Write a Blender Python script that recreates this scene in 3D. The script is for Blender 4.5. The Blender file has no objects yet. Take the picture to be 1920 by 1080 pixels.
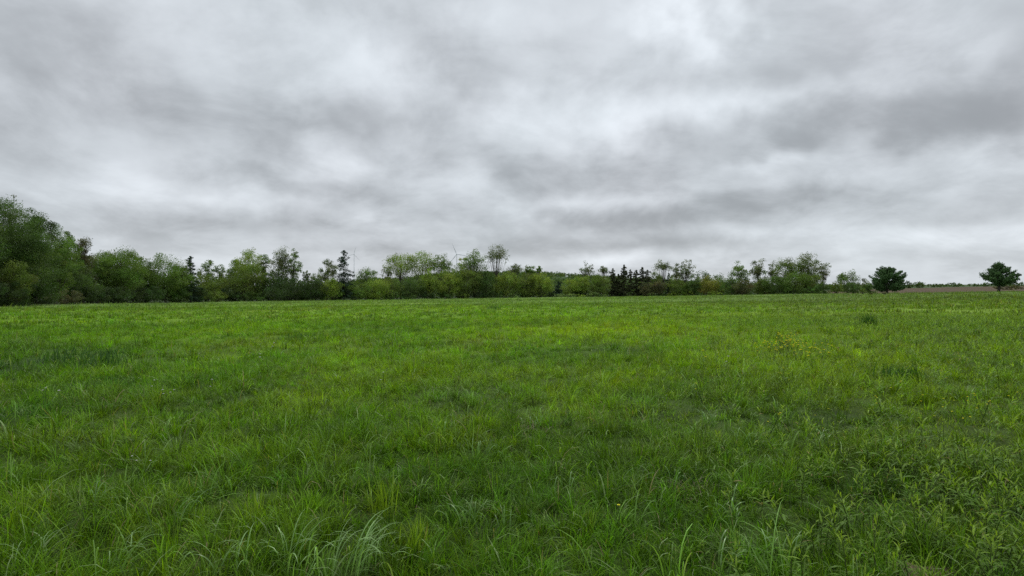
import bpy, math, random
import numpy as np
from mathutils import Vector
R = math.radians
rng = np.random.default_rng(7)
random.seed(7)
scene = bpy.context.scene
col = scene.collection

# ------------------------------------------------------------------ camera
F = 1067.0      # focal length in photo pixels (1920 wide)
HOR = 533.0     # row of the true horizon in the photo
CAMZ = 1.6
cam = bpy.data.cameras.new('camera'); cam_o = bpy.data.objects.new('camera', cam); col.objects.link(cam_o)
cam.sensor_width = 36; cam.lens = 36*F/1920; cam.clip_start = .05; cam.clip_end = 12000
cam_o.location = (0, 0, CAMZ)
cam_o.rotation_euler = (R(90) - math.atan((540-HOR)/F), 0, 0)
scene.camera = cam_o

# ------------------------------------------------------------------ light
SUN_EL, SUN_AZ = 58.0, 12.0          # azimuth clockwise from +Y
scene.view_settings.view_transform = 'Standard'
scene.view_settings.look = 'None'
scene.view_settings.exposure = 0.0
scene.view_settings.gamma = 1.0
scene.view_settings.use_curve_mapping = False
sl = bpy.data.lights.new('sun', 'SUN'); so = bpy.data.objects.new('sun', sl); col.objects.link(so)
sl.energy = 1.5; sl.angle = R(22); sl.color = (1.0, .97, .92)
so.rotation_euler = (R(90-SUN_EL), 0, R(180-SUN_AZ))

world = bpy.data.worlds.new('World'); scene.world = world; world.use_nodes = True
nt = world.node_tree; nt.nodes.clear()
def N(t, **k):
    n = nt.nodes.new(t)
    for a, b in k.items(): setattr(n, a, b)
    return n
def L(a, b): nt.links.new(a, b)
def M(op, a, b=None, c=None):
    n = N('ShaderNodeMath', operation=op)
    for i, v in enumerate((a, b, c)):
        if v is None: continue
        if isinstance(v, (int, float)): n.inputs[i].default_value = v
        else: L(v, n.inputs[i])
    return n.outputs[0]
def VM(op, a, b=None):
    n = N('ShaderNodeVectorMath', operation=op)
    for i, v in enumerate((a, b)):
        if v is None: continue
        if isinstance(v, tuple): n.inputs[i].default_value = v
        else: L(v, n.inputs[i])
    return n
geo = N('ShaderNodeTexCoord')
D = VM('NORMALIZE', geo.outputs['Generated']).outputs[0]
sep = N('ShaderNodeSeparateXYZ'); L(D, sep.inputs[0])
dz = M('MAXIMUM', sep.outputs[2], 0.0)
den = M('ADD', dz, .34)
comb = N('ShaderNodeCombineXYZ')
L(M('DIVIDE', sep.outputs[0], den), comb.inputs[0]); L(M('DIVIDE', sep.outputs[1], den), comb.inputs[1])
P = comb.outputs[0]                    # place on the flat cloud deck
def noise(vec, scale, detail, rough, dist=0.0, off=(0, 0, 0)):
    v = VM('ADD', vec, off).outputs[0]
    n = N('ShaderNodeTexNoise'); n.inputs['Scale'].default_value = scale
    n.inputs['Detail'].default_value = detail; n.inputs['Roughness'].default_value = rough
    n.inputs['Distortion'].default_value = dist
    L(v, n.inputs['Vector']); return n
n1 = noise(P, 1.1, 3, .5, .2, (3.1, 7.7, 0))
n2 = noise(P, 2.9, 7, .60, .3, (1.3, 2.9, 4))
n3 = noise(D, 5.0, 4, .55, .6, (9, 2, 4))
v = M('MULTIPLY_ADD', M('SUBTRACT', n1.outputs['Fac'], .5), .18, .638)
s2 = N('ShaderNodeMapRange', interpolation_type='SMOOTHSTEP'); L(n2.outputs['Fac'], s2.inputs['Value'])
s2.inputs['From Min'].default_value = .32; s2.inputs['From Max'].default_value = .68
v = M('MULTIPLY_ADD', M('SUBTRACT', s2.outputs[0], .5), .17, v)
v = M('MULTIPLY_ADD', M('SUBTRACT', n3.outputs['Fac'], .5), .25, v)
n4 = noise(P, 9.0, 5, .6, .4, (2, 6, 1))
v = M('MULTIPLY_ADD', M('SUBTRACT', n4.outputs['Fac'], .5), .10, v)
# warped direction for the large known light and dark masses of cloud
nw = noise(D, 4.5, 3, .6, 0, (5, 5, 5))
nw2 = noise(D, 13, 3, .6, 0, (8, 1, 3))
W0 = VM('MULTIPLY', VM('SUBTRACT', nw.outputs['Color'], (.5, .5, .5)).outputs[0], (.32, .32, .20)).outputs[0]
W1 = VM('MULTIPLY', VM('SUBTRACT', nw2.outputs['Color'], (.5, .5, .5)).outputs[0], (.13, .13, .08)).outputs[0]
# (the warp flattens out towards the horizon, as the cloud deck does)
wz = N('ShaderNodeCombineXYZ'); wz.inputs[0].default_value = 1; wz.inputs[1].default_value = 1
L(M('MINIMUM', M('MULTIPLY_ADD', dz, 2.4, .06), 1.0), wz.inputs[2])
DW = VM('ADD', D, VM('MULTIPLY', VM('ADD', W0, W1).outputs[0], wz.outputs[0]).outputs[0]).outputs[0]
CLOUDS = [  # direction as photo bearing (px, py), half width, half height (px), brightness change
    (1275, 45, 75, 55, .34), (1310, 20, 60, 25, .12), (1420, 178, 150, 26, .20), (1300, 195, 90, 24, .10), (1120, 215, 60, 70, .16), (1165, 265, 40, 40, .18),
    (975, 225, 80, 50, .20), (240, 355, 120, 24, .17), (700, 115, 60, 35, .16), (590, 170, 110, 30, .08), (810, 165, 70, 22, .12),
    (875, 340, 60, 30, .14), (740, 262, 70, 22, .12), (640, 320, 120, 18, .10), (580, 345, 60, 14, .09), (720, 415, 36, 18, .15), (420, 385, 130, 10, .10),
    (1130, 378, 70, 12, .20), (1010, 400, 30, 14, .14), (1560, 288, 60, 30, .16), (1400, 318, 60, 10, .16), (1640, 345, 160, 16, .12), (1800, 305, 130, 16, .14),
    (1850, 425, 110, 20, .20), (1650, 455, 160, 14, .14), (1400, 440, 90, 12, .16), (1060, 488, 150, 10, .16), (1180, 488, 60, 12, .16), (700, 498, 40, 12, .16), (400, 90, 110, 60, .08),
    (390, 488, 60, 8, .10), (1890, 50, 60, 30, .20), (960, 20, 90, 25, .10), (480, 40, 60, 30, .05), (1000, 95, 60, 30, .08), (1680, 20, 160, 30, .06),
    (150, 40, 130, 40, -.08), (330, 190, 170, 70, -.09), (120, 220, 150, 50, -.08), (860, 60, 120, 60, -.06), (900, 150, 120, 40, -.08), (1190, 110, 170, 45, -.09),
    (1480, 70, 120, 60, -.05), (1700, 180, 130, 80, -.17), (1800, 240, 140, 34, -.16), (1500, 225, 140, 34, -.08), (1330, 265, 120, 26, -.08),
    (1040, 345, 110, 34, -.15), (1200, 320, 130, 34, -.11), (1420, 290, 110, 22, -.10), (1340, 385, 140, 16, -.14), (1500, 380, 140, 24, -.12), (1780, 412, 90, 14, -.16),
    (1140, 412, 60, 20, -.22), (1300, 415, 90, 14, -.09), (1060, 462, 180, 14, -.12), (1300, 460, 100, 10, -.08),
    (650, 232, 150, 26, -.13), (900, 270, 60, 26, -.14), (540, 215, 60, 18, -.07), (790, 312, 60, 18, -.09), (440, 345, 80, 18, -.16), (680, 375, 110, 20, -.16),
    (340, 255, 90, 16, -.06), (560, 430, 170, 14, -.14), (880, 410, 110, 14, -.09), (320, 415, 150, 14, -.09), (560, 470, 160, 8, -.06), (790, 468, 80, 8, -.10), (250, 440, 80, 10, -.06),
    (1900, 370, 60, 20, -.06), (60, 300, 80, 24, -.04), (440, 295, 100, 14, -.06),
]
for (px, py, wx, wy, amp) in CLOUDS:
    d = Vector(((px-960)/F, 1, (HOR-py)/F)); ln = d.length; d.normalize()
    sx, sz = wx/F/ln, wy/F/ln
    q = VM('MULTIPLY', VM('SUBTRACT', DW, tuple(d)).outputs[0], (1/sx/1.3, 1/max(sx, .12)/1.3, 1/sz/1.3)).outputs[0]
    e = VM('DOT_PRODUCT', q, q).outputs['Value']
    g = M('POWER', 2.718, M('MULTIPLY', e, -.9))
    v = M('MULTIPLY_ADD', g, amp*(.82 if amp > 0 else .95), v)
v = M('MINIMUM', M('SMOOTH_MAX', v, .36, .12), .90)
# the overcast deck is brighter high overhead, where the cloud is seen straight through
mr = N('ShaderNodeMapRange', interpolation_type='SMOOTHSTEP')
L(dz, mr.inputs['Value']); mr.inputs['From Min'].default_value = .48; mr.inputs['From Max'].default_value = .95
mr.inputs['To Min'].default_value = 1.0; mr.inputs['To Max'].default_value = 2.1
vv = M('MULTIPLY', v, mr.outputs[0])
tint = N('ShaderNodeMix', data_type='RGBA'); tint.inputs['Factor'].default_value = .5
mr2 = N('ShaderNodeMapRange'); L(noise(D, 3.2, 2, .5, 0, (1, 8, 2)).outputs['Fac'], mr2.inputs['Value'])
mr2.inputs['From Min'].default_value = .38; mr2.inputs['From Max'].default_value = .62
L(mr2.outputs[0], tint.inputs['Factor'])
tint.inputs['A'].default_value = (.93, 1.0, 1.06, 1); tint.inputs['B'].default_value = (.945, .998, 1.06, 1)
cc = N('ShaderNodeVectorMath', operation='SCALE'); L(tint.outputs['Result'], cc.inputs[0]); L(M('MULTIPLY', vv, 10.0), cc.inputs['Scale'])
sky = N('ShaderNodeTexSky', sky_type='NISHITA'); sky.sun_disc = False
sky.sun_elevation = R(SUN_EL); sky.sun_rotation = R(SUN_AZ)
mx = N('ShaderNodeMix', data_type='RGBA'); mx.inputs['Factor'].default_value = .96
L(sky.outputs[0], mx.inputs['A']); L(cc.outputs[0], mx.inputs['B'])
bg = N('ShaderNodeBackground'); bg.inputs['Strength'].default_value = .1
L(mx.outputs['Result'], bg.inputs['Color'])
out = N('ShaderNodeOutputWorld'); L(bg.outputs[0], out.inputs[0])
world.cycles.sampling_method = 'MANUAL'; world.cycles.sample_map_resolution = 512

scene.cycles.use_denoising = False
scene.cycles.max_bounces = 6; scene.cycles.diffuse_bounces = 3; scene.cycles.glossy_bounces = 2
scene.cycles.transmission_bounces = 4; scene.cycles.transparent_max_bounces = 8

# ------------------------------------------------------------------ terrain
_px = np.array([-900, -300, 0, 150, 350, 600, 950, 1200, 1500, 1665, 1873, 2200, 2900], float)
_s = np.array([18, 19, 19.6, 21, 23.6, 20.8, 17.7, 15, 10, 4.5, 0, -1, -1], float)
_e = np.array([40, 58, 75, 100, 150, 175, 205, 215, 195, 138, 132, 132, 132], float)   # far edge of the meadow
_xf = np.linspace(-1200, 3200, 881)
def _smooth(a):
    y = np.interp(_xf, _px, a); k = np.hanning(41); k /= k.sum()
    return np.convolve(np.pad(y, 20, mode='edge'), k, 'valid')
_sS, _eS = _smooth(_s), _smooth(_e)
def pxof(X, Y): return 960 + F*np.asarray(X, float)/np.maximum(Y, 6.0)
def slope(X, Y): return np.interp(pxof(X, Y), _xf, _sS)/F
def edge(X, Y): return np.interp(pxof(X, Y), _xf, _eS)
_tab = rng.random((256, 256))
def vnoise(x, y, seed=0):
    x = np.asarray(x, float) + seed*17.31; y = np.asarray(y, float) + seed*9.77
    xi = np.floor(x).astype(int); yi = np.floor(y).astype(int); fx = x-xi; fy = y-yi
    fx = fx*fx*(3-2*fx); fy = fy*fy*(3-2*fy)
    a = _tab[xi & 255, yi & 255]; b = _tab[(xi+1) & 255, yi & 255]; c = _tab[xi & 255, (yi+1) & 255]; d = _tab[(xi+1) & 255, (yi+1) & 255]
    return (a*(1-fx)+b*fx)*(1-fy) + (c*(1-fx)+d*fx)*fy
def fbm(x, y, sc, o=3, seed=0):
    t = 0; a = 1; s = 0
    for i in range(o):
        t = t + a*vnoise(np.asarray(x)/sc*2**i, np.asarray(y)/sc*2**i, seed+i); s += a; a *= .5
    return t/s
def gz(X, Y):
    X = np.asarray(X, float); Y = np.asarray(Y, float)
    Yp = np.where(Y > 0, Y, 0)
    z = -slope(X, np.maximum(Y, 6))*np.minimum(Yp, 700)
    r = np.hypot(X, Y)
    amp = np.clip(r/12, 0, 1)*.14
    z = z + (fbm(X, Y, 7.0, 3, 3)-.5)*amp + (fbm(X, Y, 26, 2, 8)-.5)*np.clip(r/40, 0, 1)*.30 + (fbm(X, Y, 1.3, 2, 91)-.5)*.12
    return z
def gpt(px, py):
    """ground place seen at a photo pixel"""
    Y = 10.0; u = (px-960)/F
    for i in range(40):
        s = float(slope(u*Y, Y)); q = max((py-HOR)/F - s, .002); Y = .5*Y + .5*CAMZ/q
    return u*Y, Y

# ------------------------------------------------------------------ mesh helpers
def newmesh(name, V, quads=None, tris=None, colr=None, smooth=False):
    me = bpy.data.meshes.new(name)
    V = np.asarray(V, np.float32)
    nq = 0 if quads is None else len(quads); ntr = 0 if tris is None else len(tris)
    me.vertices.add(len(V)); me.vertices.foreach_set('co', V.ravel())
    loops = []
    if nq: loops.append(np.asarray(quads, np.int32).ravel())
    if ntr: loops.append(np.asarray(tris, np.int32).ravel())
    lp = np.concatenate(loops); me.loops.add(len(lp)); me.loops.foreach_set('vertex_index', lp)
    me.polygons.add(nq+ntr)
    st = np.concatenate([np.arange(nq)*4, nq*4+np.arange(ntr)*3]).astype(np.int32)
    me.polygons.foreach_set('loop_start', st)
    me.polygons.foreach_set('use_smooth', np.full(nq+ntr, smooth, dtype=bool))
    if colr is not None:
        a = me.color_attributes.new('Col', 'FLOAT_COLOR', 'POINT')
        c = np.ones((len(V), 4), np.float32); c[:, :3] = colr
        a.data.foreach_set('color', c.ravel())
    me.update(calc_edges=True)
    return me
def link(name, me, m, parent=None, loc=None):
    o = bpy.data.objects.new(name, me); col.objects.link(o)
    if m is not None and not me.materials: me.materials.append(m)
    if parent is not None: o.parent = parent
    if loc is not None: o.location = loc
    return o
def empty(name, loc, rz=0):
    o = bpy.data.objects.new(name, None); col.objects.link(o); o.location = loc; o.rotation_euler = (0, 0, rz)
    o.empty_display_size = .2; return o
def tag(o, label=None, cat=None, group=None, kind=None):
    if label: o['label'] = label
    if cat: o['category'] = cat
    if group: o['group'] = group
    if kind: o['kind'] = kind
    return o
class Geo:
    """collects vertices, quads, tris and colours"""
    def __init__(s): s.V = []; s.Q = []; s.T = []; s.C = []; s.n = 0
    def add(s, V, Q=None, T=None, C=None):
        V = np.asarray(V, float).reshape(-1, 3)
        if Q is not None and len(Q): s.Q.append(np.asarray(Q, int)+s.n)
        if T is not None and len(T): s.T.append(np.asarray(T, int)+s.n)
        s.V.append(V); c = np.zeros((len(V), 3)) if C is None else np.broadcast_to(C, (len(V), 3)); s.C.append(c); s.n += len(V)
    def mesh(s, name, smooth=False):
        return newmesh(name, np.concatenate(s.V), np.concatenate(s.Q) if s.Q else None,
                       np.concatenate(s.T) if s.T else None, np.concatenate(s.C), smooth)
def tube(g, pts, rad, c, n=6):
    pts = np.asarray(pts, float); k = len(pts)
    tan = np.gradient(pts, axis=0); tan /= np.linalg.norm(tan, axis=1)[:, None]+1e-9
    ref = np.array([0, 0, 1.]) if abs(tan[0][2]) < .8 else np.array([1., 0, 0])
    a = np.cross(tan, ref); a /= np.linalg.norm(a, axis=1)[:, None]+1e-9; b = np.cross(tan, a)
    th = np.linspace(0, 2*np.pi, n, endpoint=False)
    ring = (a[:, None]*np.cos(th)[None, :, None] + b[:, None]*np.sin(th)[None, :, None])*np.asarray(rad)[:, None, None] + pts[:, None]
    i = np.arange(k-1)[:, None]*n; j = np.arange(n)[None]; j2 = (j+1) % n
    Q = np.stack([i+j, i+j2, i+n+j2, i+n+j], -1).reshape(-1, 4)
    g.add(ring.reshape(-1, 3), Q, None, c)

# ------------------------------------------------------------------ materials
def leaf_mat(name, rough=.5, spec=.35, trans=.4, vary=.25, nscale=3.0, tcol=(1.15, 1.25, .55)):
    m = bpy.data.materials.new(name); m.use_nodes = True; t = m.node_tree; t.nodes.clear()
    n = t.nodes.new; l = t.links.new
    at = n('ShaderNodeAttribute'); at.attribute_name = 'Col'
    tc = n('ShaderNodeTexCoord'); no = n('ShaderNodeTexNoise'); no.inputs['Scale'].default_value = nscale; no.inputs['Detail'].default_value = 2
    l(tc.outputs['Object'], no.inputs['Vector'])
    mr = n('ShaderNodeMapRange'); mr.inputs['From Min'].default_value = .3; mr.inputs['From Max'].default_value = .7
    mr.inputs['To Min'].default_value = 1-vary; mr.inputs['To Max'].default_value = 1+vary; l(no.outputs['Fac'], mr.inputs['Value'])
    sc = n('ShaderNodeVectorMath'); sc.operation = 'SCALE'; l(at.outputs['Color'], sc.inputs[0]); l(mr.outputs[0], sc.inputs['Scale'])
    d = n('ShaderNodeBsdfPrincipled'); l(sc.outputs[0], d.inputs['Base Color']); d.inputs['Roughness'].default_value = rough
    d.inputs['Specular IOR Level'].default_value = spec
    tr = n('ShaderNodeBsdfTranslucent'); tm = n('ShaderNodeVectorMath'); tm.operation = 'MULTIPLY'; tm.inputs[1].default_value = tcol
    l(sc.outputs[0], tm.inputs[0]); l(tm.outputs[0], tr.inputs['Color'])
    mix = n('ShaderNodeMixShader'); mix.inputs[0].default_value = trans; l(d.outputs[0], mix.inputs[1]); l(tr.outputs[0], mix.inputs[2])
    o = n('ShaderNodeOutputMaterial'); l(mix.outputs[0], o.inputs['Surface'])
    return m
MGRASS = leaf_mat('grass_blades', .50, .14, .42, .12, 1.5, (1.15, 1.25, .35))
MARCH = leaf_mat('arching_blades', .36, .45, .35, .10, 20)
MWEED = leaf_mat('weed_leaves', .5, .2, .42, .15, 25)
MLEAF = leaf_mat('tree_leaves', .6, .25, .38, .30, .35)
MNEED = leaf_mat('needles', .7, .15, .15, .30, .5)
def bark_mat(name, c1, c2, sc=3.0):
    m = bpy.data.materials.new(name); m.use_nodes = True; t = m.node_tree; b = t.nodes['Principled BSDF']
    no = t.nodes.new('ShaderNodeTexNoise'); no.inputs['Scale'].default_value = sc; no.inputs['Detail'].default_value = 5
    tc = t.nodes.new('ShaderNodeTexCoord'); mp = t.nodes.new('ShaderNodeMapping'); mp.inputs['Scale'].default_value = (3, 3, .6)
    t.links.new(tc.outputs['Object'], mp.inputs[0]); t.links.new(mp.outputs[0], no.inputs['Vector'])
    r = t.nodes.new('ShaderNodeValToRGB'); r.color_ramp.elements[0].color = (*c1, 1); r.color_ramp.elements[1].color = (*c2, 1)
    r.color_ramp.elements[0].position = .35; r.color_ramp.elements[1].position = .65
    t.links.new(no.outputs['Fac'], r.inputs[0]); t.links.new(r.outputs[0], b.inputs['Base Color']); b.inputs['Roughness'].default_value = .9
    return m
MBARK = bark_mat('bark', (.035, .028, .022), (.11, .095, .08))
MBARKD = bark_mat('conifer_bark', (.025, .02, .018), (.07, .055, .045))
MSOIL = bark_mat('bare_soil', (.045, .03, .018), (.15, .10, .06), 60)
MSTRAW = bark_mat('dead_straw', (.10, .08, .05), (.30, .24, .16), 12)

def ground_mat():
    m = bpy.data.materials.new('meadow_ground'); m.use_nodes = True; t = m.node_tree; b = t.nodes['Principled BSDF']; l = t.links.new
    tc = t.nodes.new('ShaderNodeTexCoord')
    def nz(sc, det, x=0):
        n = t.nodes.new('ShaderNodeTexNoise'); n.inputs['Scale'].default_value = sc; n.inputs['Detail'].default_value = det
        n.inputs['Roughness'].default_value = .6; mp = t.nodes.new('ShaderNodeMapping'); mp.inputs['Location'].default_value = (x, x, 0)
        l(tc.outputs['Object'], mp.inputs[0]); l(mp.outputs[0], n.inputs['Vector']); return n
    at = t.nodes.new('ShaderNodeAttribute'); at.attribute_name = 'Col'
    a = nz(.12, 6); c = nz(1.3, 6, 30)
    ad = t.nodes.new('ShaderNodeMath'); ad.operation = 'ADD'; l(a.outputs['Fac'], ad.inputs[0]); l(c.outputs['Fac'], ad.inputs[1])
    mr = t.nodes.new('ShaderNodeMapRange'); mr.inputs['From Min'].default_value = .7; mr.inputs['From Max'].default_value = 1.3
    mr.inputs['To Min'].default_value = .6; mr.inputs['To Max'].default_value = 1.45; l(ad.outputs[0], mr.inputs['Value'])
    sc = t.nodes.new('ShaderNodeVectorMath'); sc.operation = 'SCALE'; l(at.outputs['Color'], sc.inputs[0]); l(mr.outputs[0], sc.inputs['Scale'])
    l(sc.outputs[0], b.inputs['Base Color']); b.inputs['Roughness'].default_value = .95; b.inputs['Specular IOR Level'].default_value = .1
    bp = t.nodes.new('ShaderNodeBump'); bp.inputs['Strength'].default_value = .6; bp.inputs['Distance'].default_value = .15
    l(c.outputs['Fac'], bp.inputs['Height']); l(bp.outputs[0], b.inputs['Normal'])
    return m
MGROUND = ground_mat()

# ------------------------------------------------------------------ colour of the sward
PATCH = []   # X, Y, radius across, radius in depth, kind, strength
def patch(px, py, rx, ry, kind, s=1.0):
    X, Y = gpt(px, py); Y1 = gpt(px, py-ry)[1]; Y0 = gpt(px, py+ry)[1]
    if kind in ('rust', 'blue'): s *= .6
    if kind == 'yellow': s *= .8
    PATCH.append((X, Y, rx/F*Y, max((Y1-Y0)/2, .2), kind, s))
for p in [(895, 645, 55, 14, 'rust', .55), (1150, 620, 160, 12, 'yellow', .8), (470, 640, 50, 12, 'rust', .6), (440, 660, 70, 14, 'rust', .4),
          (600, 578, 60, 3, 'rust', .4), (475, 590, 14, 5, 'rust', .7), (300, 762, 60, 25, 'rust', .4), (540, 748, 50, 14, 'rust', .4),
          (1500, 680, 150, 30, 'yellow', .5), (1750, 800, 260, 60, 'yellow', .35), (1640, 670, 60, 12, 'yellow', .6), (1480, 655, 50, 12, 'yellow', .9),
          (870, 850, 90, 25, 'yellow', .3), (700, 700, 160, 30, 'yellow', .5), (1000, 720, 200, 40, 'yellow', .35), (620, 760, 160, 20, 'yellow', .4),
          (380, 850, 200, 40, 'yellow', .25), (1560, 625, 120, 8, 'yellow', .35), (100, 840, 120, 20, 'yellow', .3), (560, 1000, 60, 40, 'yellow', .2),
          (720, 955, 60, 18, 'yellow', .7), (780, 1030, 60, 25, 'yellow', .7), (900, 810, 90, 15, 'yellow', .4),
          (130, 672, 38, 12, 'dark', 1), (185, 684, 24, 12, 'dark', 1), (165, 725, 20, 28, 'dark', .8), (20, 690, 50, 22, 'dark', 1),
          (30, 790, 70, 20, 'dark', .7), (250, 650, 30, 7, 'dark', .5), (1130, 652, 55, 10, 'dark', .55), (570, 632, 32, 6, 'dark', .6),
          (1500, 780, 170, 26, 'dark', .7), (1330, 720, 90, 20, 'dark', .4), (1690, 706, 45, 10, 'dark', .8), (1610, 655, 45, 6, 'dark', .6),
          (1880, 690, 60, 20, 'dark', .5), (1850, 620, 80, 8, 'dark', .4), (990, 830, 90, 14, 'dark', .4), (420, 760, 100, 14, 'dark', .35),
          (500, 925, 60, 16, 'dark', .8), (720, 1010, 40, 14, 'dark', .5), (1180, 830, 110, 22, 'dark', .5), (1200, 900, 100, 22, 'dark', .35),
          (1650, 930, 130, 50, 'dark', .8), (1560, 990, 90, 40, 'dark', .6), (1310, 915, 60, 25, 'dark', .6), (170, 1000, 90, 30, 'dark', .5),
          (260, 900, 160, 25, 'dark', .5), (850, 980, 70, 25, 'dark', .4), (930, 760, 60, 20, 'dark', .4), (700, 640, 20, 4, 'dark', .5),
          (1240, 590, 40, 4, 'dark', .4), (925, 577, 15, 3, 'dark', .6), (1200, 750, 80, 16, 'blue', .5), (1350, 820, 100, 16, 'blue', .5),
          (870, 740, 50, 20, 'blue', .5), (950, 800, 60, 14, 'blue', .5), (690, 690, 60, 16, 'blue', .3), (1190, 668, 40, 8, 'blue', .5)]:
    patch(*p)
GREEN = np.array((.115, .250, .010)); LUSH = np.array((.074, .162, .010)); LIME = np.array((.235, .370, .012))
DARK = np.array((.034, .095, .012)); RUST = np.array((.22, .25, .02)); BLUE = np.array((.10, .22, .04)); PALE = np.array((.24, .34, .13))
YEL = np.array((.27, .38, .012))
def lerp(a, b, t): return a*(1-t)[:, None] + b*t[:, None]
def sward(X, Y):
    """base colour of the sward and a height factor"""
    X = np.asarray(X, float); Y = np.asarray(Y, float)
    a = fbm(X, Y*.8, 4.2, 3, 11); b = fbm(X, Y, 1.3, 3, 21); c = fbm(X, Y, 14, 3, 31)
    C = np.broadcast_to(GREEN, (len(X), 3)).copy()
    C = lerp(C, LUSH, np.clip((.52-a)*4.5, 0, 1)*.8)
    C = lerp(C, LIME, np.clip((b-.47)*5, 0, 1)*.50)
    C = lerp(C, DARK*1.3, np.clip((.40-b)*6, 0, 1)*.5)
    C = lerp(C, LIME, np.clip((c-.50)*5, 0, 1)*.50)
    C = lerp(C, LUSH, np.clip((.47-c)*5, 0, 1)*.55)
    C = lerp(C, RUST, np.clip((fbm(X, Y, 9, 3, 51)-.60)*6, 0, 1)*.25)
    C = lerp(C, BLUE, np.clip((fbm(X, Y, 2.2, 2, 61)-.62)*6, 0, 1)*.35)
    h1 = fbm(X, Y, .55, 2, 41); h2 = fbm(X, Y, 2.0, 2, 71)
    H = .28 + .85*h1 + .75*h2
    H = np.where(h1 < .36, H*.75, H)
    r = np.hypot(X, Y)
    C = lerp(C, LIME, np.clip((r-10)/40, 0, 1)*.30)
    pxx = pxof(X, Y)
    C = lerp(C, np.array((.13, .175, .040)), np.clip((r-18)/60, 0, 1)*np.clip((pxx-1100)/400, 0, 1)*.8)
    C = lerp(C, np.array((.125, .195, .014)), np.clip((pxx-1250)/400, 0, 1)*.55)
    C = lerp(C, LUSH, np.clip((500-pxx)/500, 0, 1)*.35)
    for (x, y, rx, ry, k, s) in PATCH:
        q = ((X-x)/rx)**2 + ((Y-y)/ry)**2; q = q*(.6+.8*b)
        w = np.exp(-q*.9)*s
        C = lerp(C, {'rust': RUST, 'yellow': YEL, 'dark': DARK, 'blue': BLUE}[k], np.clip(w, 0, 1))
        if k == 'dark': H = H*(1-.30*w)
        if k == 'yellow': H = H*(1+.15*w)
    C = lerp(C, LUSH*.85, np.clip((11-r)/7, 0, 1)*.62)  # lusher green near the camera, with foreground shade painted into the colour
    C = lerp(C, np.array((.130, .210, .048)), np.clip((r-35)/80, 0, 1)*.65)
    C = C*(1-.14*np.clip((r-50)/30, 0, 1))[:, None]  # far sward darkened in colour, standing in for self shadow coarse blades lack
    e = edge(X, Y)
    H = H*(1+1.1*np.clip((Y/e-.94)/.05, 0, 1)*np.clip(fbm(X, Y, 3.5, 2, 81)*3-1, 0, 1.6))
    C = lerp(C, PALE, np.clip((Y/e-.80)/.18, 0, 1)*np.clip((1650-pxx)/200, 0, 1)*.5)
    return C, np.maximum(H, .55)

# ------------------------------------------------------------------ ground sheet, ploughed field
nr, na = 230, 360
rr = np.concatenate([[0], np.geomspace(.6, 6000, nr-1)]); aa = np.linspace(0, 2*np.pi, na, endpoint=False)
A_, R_ = np.meshgrid(aa, rr[1:]); GX = (R_*np.sin(A_)).ravel(); GY = (R_*np.cos(A_)).ravel()
GX = np.concatenate([[0], GX]); GY = np.concatenate([[0], GY])
GZ = gz(GX, GY)
V = np.stack([GX, GY, GZ], 1)
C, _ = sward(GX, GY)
e = edge(GX, GY); r_ = np.hypot(GX, GY)
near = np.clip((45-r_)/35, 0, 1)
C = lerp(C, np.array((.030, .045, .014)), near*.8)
beyond = np.clip((GY-e)/8, 0, 1)*(GY > 0)
pxx = pxof(GX, GY)
C = lerp(C, np.array((.03, .045, .018)), beyond*np.clip((1560-pxx)/60, 0, 1))
C = lerp(C, np.array((.065, .095, .038)), np.clip((r_-420)/60, 0, 1))
C = C*.9
i = np.arange(nr-2)[:, None]*na + 1; j = np.arange(na)[None]; j2 = (j+1) % na
Q = np.stack([i+j, i+na+j, i+na+j2, i+j2], -1).reshape(-1, 4)
T = np.stack([np.zeros(na, int), 1+np.arange(na), 1+(np.arange(na)+1) % na], 1)
qc = V[Q].mean(1); fx, fy = qc[:, 0], qc[:, 1]; fp = pxof(fx, fy)
plough = (fy > 0) & (fp > 1545) & (fp < 2500) & (fy > 172-38*np.clip((fp-1580)/120, 0, 1)) & (fy < 470)
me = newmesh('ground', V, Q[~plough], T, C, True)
tag(link('meadow', me, MGROUND), kind='structure')
me = newmesh('ploughed_field', V, Q[plough], None, np.array((.084, .062, .038)), True)
tag(link('ploughed_field', me, MGROUND), kind='structure')

# ------------------------------------------------------------------ blades
GPROF = np.array([.75, 1.0, .9, .65, 0]); LPROF = np.array([.25, .9, 1.0, .6, 0])
def blades(base, az, th0, bend, Ln, wd, Cc, nseg, prof=GPROF, twist=0.0, bexp=1.3):
    n = len(base); t = np.linspace(0, 1, nseg+1)
    pr = np.interp(t, np.linspace(0, 1, len(prof)), prof)
    pos = base.copy(); pts = [pos.copy()]
    for k in range(nseg):
        th = th0 + bend*((k+.5)/nseg)**bexp
        st = np.stack([np.sin(th)*np.cos(az), np.sin(th)*np.sin(az), np.cos(th)], 1)*(Ln/nseg)[:, None]
        pos = pos + st; pts.append(pos.copy())
    pts = np.stack(pts, 1)
    wa = az + np.pi/2 + twist
    side = np.stack([np.cos(wa), np.sin(wa), np.zeros(n)], 1)
    w = wd[:, None]*pr[None, :]*.5
    Lf = pts[:, :-1] - side[:, None]*w[:, :-1, None]; Rt = pts[:, :-1] + side[:, None]*w[:, :-1, None]
    V = np.concatenate([np.stack([Lf, Rt], 2).reshape(n, -1, 3), pts[:, -1:]], 1)
    nv = 2*nseg+1; o = (np.arange(n)*nv)[:, None]
    Q = np.concatenate([o + np.array([[2*k, 2*k+1, 2*k+3, 2*k+2]]) for k in range(nseg-1)], 0) if nseg > 1 else np.zeros((0, 4), int)
    T = o + np.array([[2*nseg-2, 2*nseg-1, 2*nseg]])
    return V.reshape(-1, 3), Q, T, np.repeat(Cc, nv, 0)
HALF = R(58)
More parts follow.
